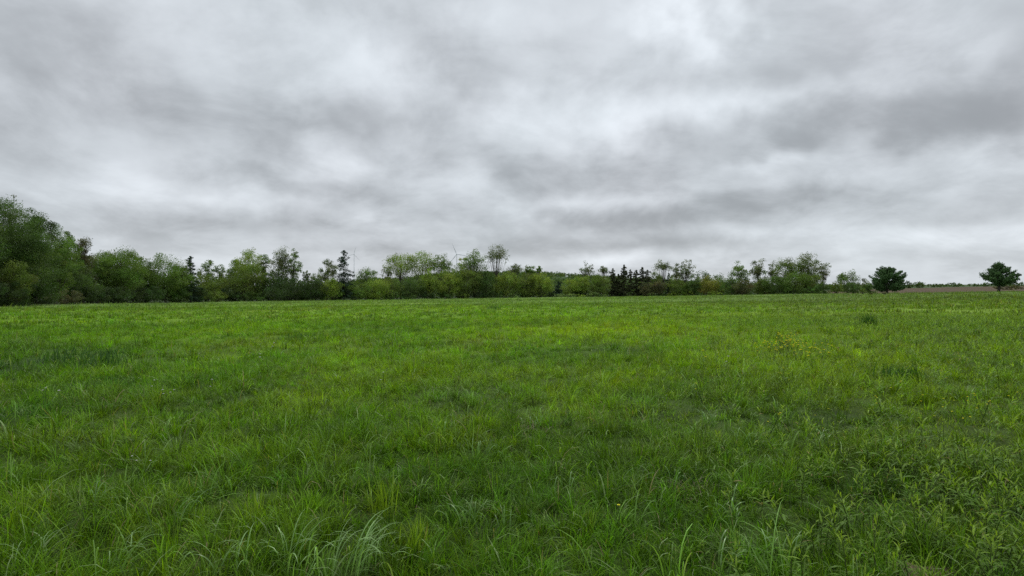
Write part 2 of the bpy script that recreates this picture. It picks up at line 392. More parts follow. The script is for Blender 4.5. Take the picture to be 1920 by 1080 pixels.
SOIL = gpt(1730, 1082)
def sector(r0, r1, dens):
    n = int(HALF*(r1*r1-r0*r0)*dens)
    r = np.sqrt(rng.uniform(r0*r0, r1*r1, n)); a = rng.uniform(-HALF, HALF, n)
    X, Y = r*np.sin(a), r*np.cos(a); k = Y < edge(X, Y)-.3
    return X[k], Y[k]
g = Geo()
def zone(r0, r1, dens, nb, nseg, wd, L0, sig, arch=False):
    X, Y = sector(r0, r1, dens)
    kk = np.hypot(X-SOIL[0], Y-SOIL[1]) > .13; X, Y = X[kk], Y[kk]
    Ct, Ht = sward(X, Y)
    n = len(X)
    Ct = Ct*rng.normal(1, .25, (n, 1)).clip(.45, 1.7)*(1+rng.normal(0, .07, (n, 3)))
    sp = rng.random(n)
    pale = sp > .975
    Ct[pale] = Ct[pale]*.5 + PALE*.5
    Ht = Ht*rng.normal(1, .22, n).clip(.4, 1.7)
    keep_ = (Ht > .52) | (rng.random(n) < .80)
    X, Y, Ct, Ht = X[keep_], Y[keep_], Ct[keep_], Ht[keep_]; n = len(X)
    m = n*nb; i = np.repeat(np.arange(n), nb)
    oa = rng.uniform(0, 2*np.pi, m); orr = np.abs(rng.normal(0, sig, m))*np.repeat(rng.uniform(.6, 1.5, n), nb)
    bx = X[i]+orr*np.cos(oa); by = Y[i]+orr*np.sin(oa)
    la = np.repeat(rng.uniform(0, 2*np.pi, n), nb); lm = np.repeat(np.abs(rng.normal(0, .35, n)), nb)
    az = oa + rng.normal(0, .8, m)
    th0 = np.abs(rng.normal(.12, .24, m)) + orr/sig*.16
    vx = np.sin(th0)*np.cos(az)+lm*np.cos(la); vy = np.sin(th0)*np.sin(az)+lm*np.sin(la)
    az = np.arctan2(vy, vx); th0 = np.clip(np.hypot(vx, vy), 0, 1.3)
    droop = np.repeat(rng.uniform(.2, 1.1, n), nb)
    bend = rng.normal(.75, .55, m)*(.5+droop)
    long = rng.random(m) < .07
    bend[long] += 1.1
    if arch:
        bend = rng.uniform(1.2, 2.6, m); Ct = Ct*.55 + np.array((.20, .33, .10))*.45; Ht = .5+.5*Ht
    Ln = L0*Ht[i]*rng.uniform(.45, 1.25, m); Ln[long] *= 1.35
    w = wd*rng.uniform(.6, 1.35, m)
    Cc = Ct[i]*rng.normal(1, .32, (m, 1)).clip(.35, 2.1)
    dead = rng.random(m) < .012
    Cc[dead] = np.array((.30, .25, .13))
    pl = long & (rng.random(m) < .30); Cc[pl] = PALE*rng.uniform(.7, 1.2, (pl.sum(), 1)); w[pl] *= 1.3
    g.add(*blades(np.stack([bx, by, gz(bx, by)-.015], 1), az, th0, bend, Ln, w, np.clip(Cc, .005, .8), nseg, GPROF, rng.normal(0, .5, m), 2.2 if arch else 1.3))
zone(2.2, 7, 3.2, 9, 6, .0070, .34, .05, True)
zone(7, 20, 1.6, 9, 4, .0105, .33, .07, True)
zone(1.3, 6.5, 92, 36, 4, .0054, .170, .042)
zone(6.5, 15, 32, 32, 3, .0074, .190, .062)
zone(15, 38, 8, 30, 2, .014, .23, .13)
zone(38, 90, 1.7, 22, 2, .038, .25, .30)
zone(90, 245, .75, 8, 1, .10, .30, .5)
zone(1.3, 7, 230, 9, 3, .0042, .085, .035)
zone(7, 16, 75, 9, 2, .0070, .10, .06)
zone(16, 38, 18, 9, 1, .015, .13, .10)
me = g.mesh('grass_blades_mesh')
tag(link('grass', me, MGRASS), 'long lush green grass filling the whole meadow', 'grass', kind='stuff')

# ------------------------------------------------------------------ trees
def leaves(g, cen, rad, cnt, size, Cc, flat=.65, hang=0.0):
    """leaf cards scattered round clump centres"""
    i = np.repeat(np.arange(len(cen)), cnt); m = len(i)
    d = rng.normal(0, 1, (m, 3)); d /= np.linalg.norm(d, axis=1)[:, None]
    rad = np.broadcast_to(rad, (len(cen),))
    p = cen[i] + d*(rng.random(m)**.45)[:, None]*rad[i][:, None]*np.array([1, 1, flat])
    p[:, 2] = np.maximum(p[:, 2], .12)
    a = rng.normal(0, 1, (m, 3)); a /= np.linalg.norm(a, axis=1)[:, None]
    b = np.cross(a, rng.normal(0, 1, (m, 3))); b /= np.linalg.norm(b, axis=1)[:, None]
    s = (size*rng.uniform(.6, 1.4, m))[:, None]
    V = np.stack([p-a*s*.62, p+b*s*.34, p+a*s*.62, p-b*s*.34], 1).reshape(-1, 3)
    q = np.arange(m*4).reshape(-1, 4)
    cc = Cc[i]*rng.normal(1, .10, (m, 1)).clip(.6, 1.4)
    g.add(V, q, None, np.repeat(cc, 4, 0))
COLS = {'lime': (.205, .280, .046), 'green': (.122, .195, .038), 'deep': (.078, .134, .032), 'dark': (.044, .076, .022),
        'grey': (.13, .165, .068), 'brown': (.110, .112, .052), 'yellow': (.21, .21, .04), 'pale': (.18, .25, .085),
        'olive': (.125, .175, .034), 'spruce': (.036, .064, .036), 'spruceb': (.056, .064, .030), 'pine': (.075, .140, .052)}
def setup(px, top, wpx, Y):
    X = (px-960)/F*Y; z0 = float(gz(X, Y)); zt = CAMZ + (HOR-top)/F*Y
    return X, z0, max(zt-z0, .4), wpx/F*Y
def deciduous(name, px, top, wpx, Y, colr, label, cat='tree', dens=1.0, cb=.15, shape='round', group=None, lean=0, K=None, trunk=True, leafk=1.0):
    global rng
    keep = rng; rng = np.random.default_rng(int(px*7+top*3+wpx)+5000)
    X, z0, H, W = setup(px, top, wpx, Y)
    c0 = np.array(COLS[colr]); ls = min(max(Y*.00145, .12), .36)*leafk
    if K is None: K = int(np.clip(34 + H*W*.6, 30, 150)*(.62 if dens < .8 else 1))
    zc, hz, hw = H*(cb+1)/2, H*(1-cb)/2, W/2
    lob = rng.normal(0, 1, (7, 3)); lob /= np.linalg.norm(lob, axis=1)[:, None]; la = rng.uniform(-.22, .26, 7)
    d = rng.normal(0, 1, (K, 3)); d /= np.linalg.norm(d, axis=1)[:, None]
    if shape == 'umbrella': d[:, 2] = np.abs(d[:, 2])*.9 - .15
    if shape == 'vase': d[:, 2] = np.where(rng.random(K) < .6, np.abs(d[:, 2]), d[:, 2])
    env = 1 + (np.clip(d@lob.T, 0, 1)**3)@la
    rr_ = rng.random(K)**(.36 if dens >= .8 else .5)*env*.97
    cen = d*rr_[:, None]*np.array([hw, hw, hz])
    if shape == 'round': cen[:, :2] *= (1.05-.25*np.clip(cen[:, 2:]/hz, -1, 1)**2)
    if shape == 'cone': cen[:, :2] *= (1-.7*np.clip((cen[:, 2:]/hz+1)/2, 0, 1))*1.15
    cen[:, 2] += zc; cen[:, 0] += lean*(cen[:, 2]/H)*W
    cr = (.17 if dens >= .8 else .14)*min(W, H*1.2)*rng.uniform(.6, 1.25, K) + ls*.4
    area = hw*hz*3.14; tot = area/(ls*ls*.42)*3.3*dens
    cnt = max(int(tot/K), 6)
    cols = c0*rng.normal(1, .15, (K, 1)).clip(.6, 1.4)*(1+rng.normal(0, .06, (K, 3)))
    root = empty(name, (X, Y, z0)); tag(root, label, cat, group)
    gl = Geo(); leaves(gl, cen, cr, cnt, ls, cols, .8)
    link('crown' if cat == 'tree' else 'foliage', gl.mesh('crown_mesh'), MLEAF, root)
    gt = Geo(); r0 = max(H*.014, .03); top_ = np.array([lean*W*.7, 0, H*(.80 if shape != 'umbrella' else .7)])
    bendv = rng.normal(0, .02*H, 3); tt = np.linspace(0, 1, 7)[:, None]
    tp = tt*top_ + np.sin(tt*np.pi)*bendv*np.array([1, 1, 0]); tp[0, 2] = -.25
    tube(gt, tp, np.linspace(r0*1.3, r0*.25, 7), 0, 7)
    order = rng.permutation(K)[:min(K, 34)]
    for q in order:
        e = cen[q]; f = np.clip((e[2]/H-.28)*.9, .12, .95); s = np.array([np.interp(f, tt[:, 0], tp[:, a]) for a in range(3)])
        mid = (s+e)/2 + np.array([0, 0, -.06*H*rng.random()]) + (e-s)*np.array([.12, .12, -.1])
        rb = r0*(.42-.28*f)
        tube(gt, [s, mid, e], [rb, rb*.6, rb*.2], 0, 5)
        for w_ in range(2):
            e2 = e + rng.normal(0, cr[q]*.6, 3); tube(gt, [mid*.4+e*.6, e2], [rb*.35, rb*.12], 0, 4)
    link('trunk' if cat == 'tree' else 'stem', gt.mesh('trunk_mesh', True), MBARK, root)
    rng = keep
    return root
def conifer(name, px, top, wpx, Y, colr, label, dens=1.0, cb=.05, group=None, power=.8, droop=.25):
    X, z0, H, W = setup(px, top, wpx, Y)
    c0 = np.array(COLS[colr]); ls = min(max(Y*.0015, .12), .36)
    root = empty(name, (X, Y, z0)); tag(root, label, 'tree', group)
    gt = Geo(); tube(gt, [[0, 0, -.2], [0, 0, H*.5], [0, 0, H]], [H*.014, H*.009, .02], 0, 7)
    cen = []; cr = []
    nb = int(np.clip(H*5.5, 45, 130))
    for k in range(nb):
        f = rng.random()*.97 if k % 2 else 1-math.sqrt(rng.random())
        z = H*(cb+(1-cb)*f); a = rng.uniform(0, 2*np.pi)
        rl = (W/2*(1-f)**power*rng.uniform(.55, 1.12) + .02*W)
        e = np.array([rl*np.cos(a), rl*np.sin(a), z - rl*droop*.5 + rng.normal(0, .008*H)])
        s0 = np.array([0, 0, z])
        if rl > .12*W: tube(gt, [s0, s0*.5+e*.5+np.array([0, 0, rl*.05]), e], [H*.003+.01, H*.002+.006, .006], 0, 4)
        ns = max(int(rl/(.09*W+.08)), 1)
        for q in range(ns):
            u = (q+1)/ns; cen.append(s0*(1-u) + e*u + np.array([0, 0, -.03*rl*u])); cr.append(.085*W*(1.2-.55*u)+ls*.25)
    for z in np.arange(H*max(cb, .12), H*.99, .35):
        f = z/H; cen.append(np.array([rng.normal(0, .02*W), 0, z])); cr.append(W/2*(1-f)**power*(.55 if dens > .6 else .25)+.12)
    cen.append(np.array([0, 0, H*.985])); cr.append(.02*H)
    cen = np.array(cen); cr = np.array(cr); K = len(cen)
    tot = W*H*.55/(ls*ls*.42)*4.2*dens; cnt = max(int(tot/K), 3)
    cols = c0*rng.normal(1, .18, (K, 1)).clip(.5, 1.5)
    gl = Geo(); leaves(gl, cen, cr, cnt, ls, cols, .75)
    link('crown', gl.mesh('crown_mesh'), MNEED, root); link('trunk', gt.mesh('trunk_mesh', True), MBARKD, root)
    return root
def broad_pine(name, px, top, wpx, Y, label, cb, seed, env):
    """open grown pine: short trunk, limbs sweeping out and up, needles in pointed sprays"""
    global rng
    keep = rng; rng = np.random.default_rng(seed)
    X, z0, H, W = setup(px, top, wpx, Y)
    root = empty(name, (X, Y, z0)); tag(root, label, 'tree')
    gt = Geo(); tube(gt, [[0, 0, -.2], [0, 0, H*.3], [.03*W, 0, H*.6], [0, 0, H*.95]], [H*.045, H*.036, H*.02, .02], 0, 9)
    cen = []; cr = []; col_ = []
    ends = []
    for k in range(120):
        a = rng.uniform(0, 2*np.pi); f = rng.random()**.9
        z = H*(cb+.05 + (.93-cb)*f)
        hw = np.interp(f, [p[0] for p in env], [p[1] for p in env])*W/2
        rl = hw*rng.uniform(.5, 1.12)
        e = np.array([rl*np.cos(a), rl*np.sin(a), z + rl*rng.uniform(-.16, .20) + rng.normal(0, .03*H)])
        if e[2] > H*1.0: e[2] = H*rng.uniform(.93, 1.0)
        s = np.array([0, 0, max(z-rl*.35, H*cb*.8)])
        m = (s+e)/2 - np.array([0, 0, rl*.06])
        tube(gt, [s, m, e], [H*.010, H*.007, .012], 0, 5)
        n = max(int(rl/.22), 2)
        for q in range(n):
            u = .35 + .65*(q+1)/n; p = (1-u)**2*s + 2*u*(1-u)*m + u*u*e
            cen.append(p); cr.append(.050*W*(1.2-.75*u)+.04)
            for h in range(2):
                cen.append(p+rng.normal(0, .035*W, 3)*np.array([1, 1, .5])*(1.2-u)); cr.append(.028*W*(1.3-.6*u))
    for k in range(90):
        f = rng.random(); a = rng.uniform(0, 2*np.pi); hw = np.interp(f, [p[0] for p in env], [p[1] for p in env])*W/2*.85*math.sqrt(rng.random())
        cen.append(np.array([hw*math.cos(a), hw*math.sin(a), H*(cb+.08+(.88-cb)*f)])); cr.append(.06*W)
    cen = np.array(cen); cr = np.array(cr); K = len(cen)
    cols = np.array(COLS['pine'])*rng.normal(1, .18, (K, 1)).clip(.5, 1.5)
    gl = Geo(); cen[:, 2] += rng.normal(0, .022*H, K); leaves(gl, cen, cr*rng.uniform(.7, 1.3, K), 13, .15, cols, 1.0)
    link('crown', gl.mesh('crown_mesh'), MNEED, root); link('trunk', gt.mesh('trunk_mesh', True), MBARKD, root)
    rng = keep
def ey(px): return float(np.interp(px, _xf, _eS))

T = deciduous
# left wood, nearest first
T('broadleaf_tree', -120, 330, 190, 74, 'deep', 'huge dark green tree beyond the left border of the picture', dens=1.1, cb=.04)
T('broadleaf_tree', -8, 372, 150, 84, 'deep', 'tallest broad green tree filling the left border of the picture', dens=1.15, cb=.03)
T('broadleaf_tree', 66, 382, 74, 92, 'deep', 'dark thin topped tree just right of the tallest tree at far left', dens=.62, cb=.35, shape='vase')
T('broadleaf_tree', 48, 440, 120, 86, 'deep', 'low wide dark green tree in front of the tallest left tree', dens=1.1, cb=.02)
T('broadleaf_tree', 104, 430, 66, 99, 'green', 'mid green bushy tree stepping down from the tall left trees', dens=1.15, cb=.05)
T('broadleaf_tree', 30, 492, 70, 80, 'olive', 'brownish green low tree at the foot of the tallest left tree', dens=1.1, cb=.02)
T('larch_tree', 20, 356, 34, 95, 'grey', 'nearly bare twiggy treetop poking above the tallest left tree', dens=.10, cb=.5, shape='vase', K=26)
T('broadleaf_tree', 156, 444, 48, 118, 'brown', 'brownish ragged pointed treetop between the tall left trees and the round green trees', dens=.9, cb=.1, shape='cone')
T('broadleaf_tree', 150, 500, 64, 108, 'deep', 'dark rounded tree in front of the brownish ragged treetop', dens=1.1, cb=.03)
T('broadleaf_tree', 183, 476, 46, 124, 'green', 'slim green tree squeezed between brownish ragged treetop and round tree', dens=1.1, cb=.05)
T('broadleaf_tree', 226, 461, 84, 128, 'green', 'large round mid green tree with a spiky top in the left wood', dens=1.1, cb=.06)
T('broadleaf_tree', 270, 488, 40, 142, 'deep', 'narrow dark tree in the gap between two round green trees', dens=1, cb=.05)
T('broadleaf_tree', 310, 481, 82, 143, 'green', 'smoothly rounded green tree left of the dark pointed conifer', dens=1.15, cb=.06)
conifer('conifer_tree', 357, 480, 44, 150, 'spruce', 'dark pointed conifer right of the smoothly rounded green tree', dens=1.0, power=.75)
T('broadleaf_tree', 391, 489, 34, 170, 'green', 'small see through tree right of the dark pointed conifer', dens=.75, cb=.3)
T('broadleaf_tree', 415, 497, 26, 172, 'green', 'tiny see through treetop between pointed conifer and broad tree', dens=.75, cb=.3)
T('broadleaf_tree', 396, 515, 66, 162, 'olive', 'low rounded olive tree under the small see through treetops', dens=1.1, cb=.04)
T('broadleaf_tree', 466, 470, 54, 176, 'lime', 'light green broad topped tree left of the grey larch', dens=1.0, cb=.4)
T('broadleaf_tree', 494, 472, 30, 180, 'green', 'ragged thin tree between the light green tree and grey larch', dens=.6, cb=.3)
T('broadleaf_tree', 457, 497, 70, 166, 'olive', 'dense rounded dark olive tree below the light green broad top', dens=1.15, cb=.04)
T('broadleaf_tree', 504, 508, 44, 168, 'deep', 'dark holey tree between the dense olive tree and the larch', dens=.8, cb=.1)
T('larch_tree', 527, 460, 52, 172, 'grey', 'tall grey sparse larch with a fine pointed top', dens=.62, cb=.22, shape='cone', K=120)
T('broadleaf_tree', 553, 472, 26, 172, 'green', 'tall narrow green tree just right of the grey larch', dens=.8, cb=.3)
T('broadleaf_tree', 577, 500, 18, 176, 'grey', 'small grey green treetop right of the narrow green tree', dens=.6, cb=.3)
T('broadleaf_tree', 542, 520, 90, 165, 'dark', 'wide very dark thicket tree under the grey larch', dens=1.2, cb=.02)
T('broadleaf_tree', 585, 523, 48, 168, 'dark', 'very dark rounded tree between larch and black spruce', dens=1.2, cb=.02)
T('broadleaf_tree', 613, 484, 40, 180, 'grey', 'see through rounded tree left of the tall dark spruce', dens=.7, cb=.25)
T('broadleaf_tree', 592, 508, 24, 182, 'green', 'small thin tree at the left foot of the see through rounded tree', dens=.5, cb=.45)
conifer('spruce_tree', 645, 469, 46, 176, 'spruce', 'tall dark blue green spruce standing alone above the wood', dens=.85, cb=.08, power=.55, droop=.35)
T('broadleaf_tree', 622, 520, 46, 172, 'lime', 'light green rounded tree at the left foot of the tall spruce', dens=1, cb=.05)
T('broadleaf_tree', 686, 500, 36, 188, 'green', 'small flat topped tree right of the tall dark spruce', dens=.85, cb=.3)
T('broadleaf_tree', 668, 526, 46, 178, 'green', 'low bushy green tree at the right foot of the tall spruce', dens=1.1, cb=.03)
T('broadleaf_tree', 708, 524, 54, 184, 'lime', 'pale rounded tree in the dip between spruce and tall round crowns', dens=1.1, cb=.03)
T('broadleaf_tree', 128, 436, 44, 110, 'green', 'leafy green treetop just left of the brownish ragged treetop', dens=1.1, cb=.1)
T('broadleaf_tree', 201, 466, 50, 132, 'green', 'green tree close behind the left side of the large round tree', dens=1.1, cb=.05)
T('broadleaf_tree', 250, 473, 48, 136, 'green', 'green tree close behind the right side of the large round tree', dens=1.1, cb=.05)
T('broadleaf_tree', 338, 492, 40, 148, 'deep', 'deep green tree between the smoothly rounded tree and pointed conifer', dens=1.1, cb=.05)
T('broadleaf_tree', 442, 484, 34, 178, 'green', 'green shoulder on the left of the light green broad tree', dens=1.0, cb=.2)
# centre
T('broadleaf_tree', 752, 475, 56, 205, 'lime', 'tall tree with a dense round green crown left of centre', dens=.95, cb=.50)
T('broadleaf_tree', 727, 497, 22, 207, 'grey', 'sparse side treetop left of the dense round crown', dens=.5, cb=.5)
T('broadleaf_tree', 792, 475, 54, 206, 'lime', 'tall green crown second from left in the central row', dens=.85, cb=.48)
T('broadleaf_tree', 828, 473, 44, 207, 'green', 'ragged tall tree just left of the wind turbine blade', dens=.62, cb=.42)
T('broadleaf_tree', 866, 480, 34, 208, 'lime', 'leafy tall tree standing right in front of the wind turbine', dens=.75, cb=.25)
T('broadleaf_tree', 890, 469, 40, 209, 'green', 'tall wind swept green tree right of the wind turbine', dens=.8, cb=.3)
T('broadleaf_tree', 931, 461, 46, 210, 'grey', 'tallest slender see through tree on a thin bare trunk', dens=.42, cb=.52, shape='vase')
T('broadleaf_tree', 966, 489, 30, 212, 'grey', 'thin dark trunked tree right of the tallest slender tree', dens=.5, cb=.45, shape='umbrella')
T('broadleaf_tree', 993, 493, 22, 215, 'green', 'small umbrella treetop above the hill, left of a pair', dens=.7, cb=.5, shape='umbrella')
T('broadleaf_tree', 1011, 494, 12, 215, 'green', 'tiny treetop above the hill, right of the small umbrella top', dens=.6, cb=.5, shape='umbrella')
for (px, top, w, c, lb) in [
    (735, 520, 46, 'olive', 'olive rounded undergrowth tree left below the dense round crown'),
    (770, 521, 46, 'deep', 'dark undergrowth tree right below the dense round crown'),
    (806, 509, 46, 'lime', 'light green undergrowth tree below the second central crown'),
    (840, 508, 48, 'lime', 'light green upright tree below the ragged tree beside the turbine'),
    (876, 504, 50, 'olive', 'olive upright tree under the leafy tree before the turbine'),
    (910, 507, 44, 'deep', 'deep green tree left of the tallest slender trunk'),
    (948, 508, 50, 'lime', 'yellow green rounded tree right of the tallest slender trunk'),
    (985, 511, 46, 'olive', 'olive rounded tree below the small umbrella top'),
    (1015, 511, 44, 'lime', 'large light green rounded tree at the left end of the open hill'),
    (1070, 524, 38, 'lime', 'rounded light tree right of the small dark cone tree'),
    (1090, 516, 36, 'lime', 'light green rounded tree below the leaning airy tree'),
    (1122, 515, 40, 'olive', 'green rounded tree touching the left of the dark spruces')]:
    T('broadleaf_tree', px, top, w, ey(px)+rng.uniform(-3, 8), c, lb, dens=1.15, cb=.03)
conifer('conifer_tree', 1047, 526, 30, 210, 'spruce', 'small dark cone shaped conifer in front of the hill', dens=1.1, power=1.0)
T('broadleaf_tree', 1098, 490, 25, 220, 'grey', 'airy leaning treetop rising above the hill near centre', dens=.5, cb=.5, lean=.15)
T('broadleaf_tree', 1132, 494, 22, 222, 'grey', 'airy umbrella top just left of the dark spruces', dens=.45, cb=.5, shape='umbrella')
for (px, top, w, c, lb) in [
    (1149, 503, 26, 'spruceb', 'leftmost dark spruce of the tight spruce group'),
    (1170, 496, 26, 'spruceb', 'tallest dark spruce of the tight spruce group'),
    (1182, 505, 22, 'spruceb', 'slim dark spruce right of the tallest in the group'),
    (1160, 514, 32, 'spruceb', 'short dark spruce in the notch of the spruce group'),
    (1193, 506, 24, 'spruceb', 'blunt dark spruce in the middle of the spruce group'),
    (1204, 501, 26, 'spruceb', 'broad dark spruce right of the middle of the spruce group'),
    (1214, 506, 30, 'spruceb', 'rightmost dark spruce of the tight spruce group'),
    (1254, 512, 18, 'spruce', 'lone bluish dark conifer right of the spruce group')]:
    conifer('spruce_tree', px, top, w, 214+rng.uniform(-3, 3), c, lb, dens=1.5, cb=.01, power=.5, group=None)
T('broadleaf_tree', 1230, 508, 26, 222, 'olive', 'small olive tree directly right of the dark spruce group', dens=1, cb=.1)
T('broadleaf_tree', 1243, 484, 38, 226, 'grey', 'dark limbed open umbrella tree right of the spruces', dens=.38, cb=.45, shape='umbrella')
T('broadleaf_tree', 1268, 494, 24, 224, 'grey', 'grey sparse tree between open umbrella tree and feathery tree', dens=.55, cb=.3)
T('broadleaf_tree', 1284, 486, 32, 225, 'grey', 'feathery grey tree leaning right above the yellow young trees', dens=.55, cb=.3, lean=.1)
T('broadleaf_tree', 1318, 510, 40, 222, 'deep', 'dark ragged tree behind the yellow young tree', dens=.9, cb=.1)
T('broadleaf_tree', 1345, 515, 44, 222, 'green', 'mid green tree right of the yellow young tree', dens=1, cb=.05)
for (px, top, w, c, lb) in [
    (1213, 529, 24, 'brown', 'small brown dome shaped tree in front of the spruces'),
    (1236, 523, 28, 'brown', 'brown leafed young tree right of the brown dome tree'),
    (1268, 518, 34, 'olive', 'olive brown young tree below the feathery grey tree'),
    (1290, 530, 28, 'green', 'small green young tree left of the yellow one'),
    (1325, 519, 40, 'yellow', 'yellowish young tree with freshly opened leaves'),
    (1300, 516, 26, 'deep', 'dark green tree filling the gap left of the yellow tree'),
    (1352, 528, 30, 'olive', 'small olive tree right of the yellow young tree')]:
    T('young_tree', px, top, w, 206+rng.uniform(0, 6), c, lb, dens=1.1, cb=.06)
# right group
T('broadleaf_tree', 1388, 490, 42, 204, 'green', 'left arm of the large right clump, rounded open tree', dens=.72, cb=.2)
T('broadleaf_tree', 1423, 479, 34, 204, 'grey', 'dark stemmed airy tree second in the right clump', dens=.55, cb=.2)
T('broadleaf_tree', 1449, 488, 24, 206, 'grey', 'thin grey tree in the notch of the right clump', dens=.4, cb=.3)
T('broadleaf_tree', 1475, 481, 46, 202, 'olive', 'full green tree in the middle of the right clump', dens=.95, cb=.15)
T('broadleaf_tree', 1513, 472, 46, 200, 'olive', 'tallest pointed tree of the right clump', dens=1.0, cb=.15)
T('broadleaf_tree', 1541, 491, 26, 200, 'grey', 'branchy tree leaning out at the right end of the clump', dens=.6, cb=.4, lean=.2)
for (px, top, w, c, lb) in [
    (1372, 522, 36, 'deep', 'dark rounded tree at the left foot of the right clump'),
    (1392, 527, 40, 'brown', 'grey brown low tree below the left arm of the right clump'),
    (1428, 520, 34, 'olive', 'olive low tree below the dark stemmed airy tree'),
    (1455, 516, 46, 'deep', 'deep green low tree below the notch of the right clump'),
    (1490, 512, 60, 'green', 'wide low green tree under the middle of the right clump'),
    (1522, 514, 44, 'olive', 'low olive tree under the tallest pointed tree')]:
    T('broadleaf_tree', px, top, w, 193+rng.uniform(-3, 4), c, lb, dens=1.15, cb=.02)
T('broadleaf_tree', 1589, 505, 34, 172, 'green', 'small rounded lone tree left of the two pines', dens=1.05, cb=.12)
T('broadleaf_tree', 1618, 524, 26, 176, 'grey', 'low thin tree between the lone rounded tree and the pine', dens=.7, cb=.1)
broad_pine('pine_tree', 1663, 501, 68, 122, 'dark rounded pine on a short trunk, left of two lone pines', .13, 3,
           [(0, .30), (.18, .75), (.38, 1.0), (.7, .74), (.9, .5), (1, .3)])
broad_pine('pine_tree', 1873, 493, 70, 118, 'dark spreading pine near the right border of the picture', .22, 9,
           [(0, .15), (.15, .5), (.32, 1.0), (.5, .85), (.7, .5), (.88, .28), (1, .06)])

# bushes and scrub along the far edge of the meadow
B = []
for (px, top, w, dy, c, lb) in [
    (-70, 500, 120, -3, 'dark', 'dark scrub beyond the left border'),
    (12, 528, 80, -2, 'dark', 'black green bush in the far left corner of the wood'),
    (70, 530, 70, -1, 'dark', 'dark bush at the wood edge below the slope of treetops'),
    (122, 545, 56, -2, 'brown', 'brownish bush with a level branch below the brownish ragged treetop'),
    (170, 538, 56, 0, 'dark', 'very dark bush under the slim green tree'),
    (222, 534, 64, 0, 'dark', 'very dark bush under the large round tree'),
    (275, 534, 60, 0, 'dark', 'very dark bush below the narrow gap tree'),
    (325, 536, 56, 0, 'deep', 'dark green bush under the smoothly rounded tree'),
    (372, 540, 44, 0, 'dark', 'black bush at the foot of the pointed conifer'),
    (404, 545, 40, -2, 'olive', 'low olive bush under the small see through treetops'),
    (432, 538, 40, 0, 'dark', 'dark bush left of the dense olive tree foot'),
    (468, 548, 52, -2, 'deep', 'low green bush at the foot of the dense olive tree'),
    (512, 545, 50, 0, 'dark', 'dark bush left below the grey larch'),
    (560, 542, 56, 0, 'dark', 'dark bush right below the grey larch'),
    (604, 542, 46, 0, 'deep', 'dark bush below the see through tree left of the spruce'),
    (636, 540, 34, -2, 'pale', 'pale green bush at the spruce foot'),
    (668, 545, 34, -2, 'green', 'green bush right of the spruce foot'),
    (700, 545, 36, 0, 'olive', 'olive bush in the dip right of the spruce'),
    (732, 545, 34, 0, 'deep', 'deep green bush below the sparse side treetop'),
    (765, 546, 36, 0, 'deep', 'deep green bush below the dense round crown'),
    (800, 546, 36, 0, 'dark', 'dark bush below the second central crown'),
    (835, 547, 34, 0, 'deep', 'deep green bush below the wind turbine blade'),
    (868, 547, 34, 0, 'olive', 'olive bush below the leafy tree before the turbine'),
    (900, 547, 32, 0, 'dark', 'dark bush below the wind swept tree'),
    (932, 546, 34, 0, 'deep', 'deep green bush at the foot of the tallest slender trunk'),
    (962, 548, 26, -1, 'pale', 'small pale bush below the thin dark trunked tree'),
    (986, 547, 26, 0, 'olive', 'olive bush below the small umbrella top'),
    (1010, 545, 28, 0, 'dark', 'dark bush left of the small cone conifer'),
    (1030, 546, 24, 0, 'dark', 'dark bush touching the left of the small cone conifer'),
    (1050, 551, 20, -5, 'pale', 'low pale bush in front of the small cone conifer'),
    (1069, 550, 22, -5, 'pale', 'light low bush right of the small cone conifer'),
    (1088, 552, 20, -5, 'lime', 'light green low bush left of the palest bush'),
    (1112, 547, 26, -5, 'pale', 'palest rounded bush left of the dark spruces'),
    (1130, 551, 18, -5, 'pale', 'small pale bush at the left foot of the spruces'),
    (1085, 543, 40, 3, 'dark', 'dark thicket behind the light bushes left of the spruces'),
    (1125, 541, 40, 3, 'dark', 'dark thicket behind the palest rounded bush'),
    (1175, 549, 34, -3, 'deep', 'low green bush at the foot of the tallest spruce'),
    (1216, 548, 24, -5, 'pale', 'silvery low bush below the brown dome tree'),
    (1240, 549, 24, -4, 'deep', 'dark low bush below the brown leafed young tree'),
    (1264, 547, 28, -5, 'lime', 'light topped bush below the olive brown young tree'),
    (1286, 544, 26, -5, 'lime', 'rounded light topped bush left of the yellow tree'),
    (1306, 548, 24, -5, 'deep', 'green clipped looking bush left below the yellow tree'),
    (1338, 546, 30, -5, 'lime', 'light topped bush right below the yellow tree'),
    (1358, 548, 22, -5, 'deep', 'deep green bush further right of the yellow tree'),
    (1376, 549, 14, -6, 'pale', 'small round greyish bush standing free at the right'),
    (1402, 549, 22, -5, 'deep', 'dark low bush under the grey brown low tree'),
    (1428, 547, 22, -5, 'brown', 'brownish bush below the airy tree of the right clump'),
    (1447, 547, 20, -6, 'olive', 'olive bush in front of the right clump'),
    (1460, 549, 20, -8, 'pale', 'pale low bush at the right of the olive bush'),
    (1492, 553, 26, -14, 'dark', 'flat dark bush lying out in the meadow by the right clump'),
    (1480, 540, 56, 2, 'dark', 'dark thicket under the middle of the right clump'),
    (1525, 538, 44, 0, 'deep', 'dark thicket at the right end of the right clump'),
    (1545, 530, 34, -4, 'deep', 'first low hedge bush right of the clump'),
    (1568, 531, 30, -8, 'olive', 'second low hedge bush, left of the lone rounded tree'),
    (1600, 530, 36, -8, 'deep', 'low hedge bush behind the lone rounded tree'),
    (1632, 532, 28, -4, 'deep', 'low hedge bush just left of the rounded pine'),
    (1887, 534, 40, 28, 'brown', 'greyish brown brush behind the spreading pine'),
    (1925, 536, 40, 30, 'brown', 'greyish brown brush at the right border')]:
    T('bush', px, top, w, ey(px)+dy+2, c, lb, cat='bush', dens=1.3, cb=0, leafk=.9)
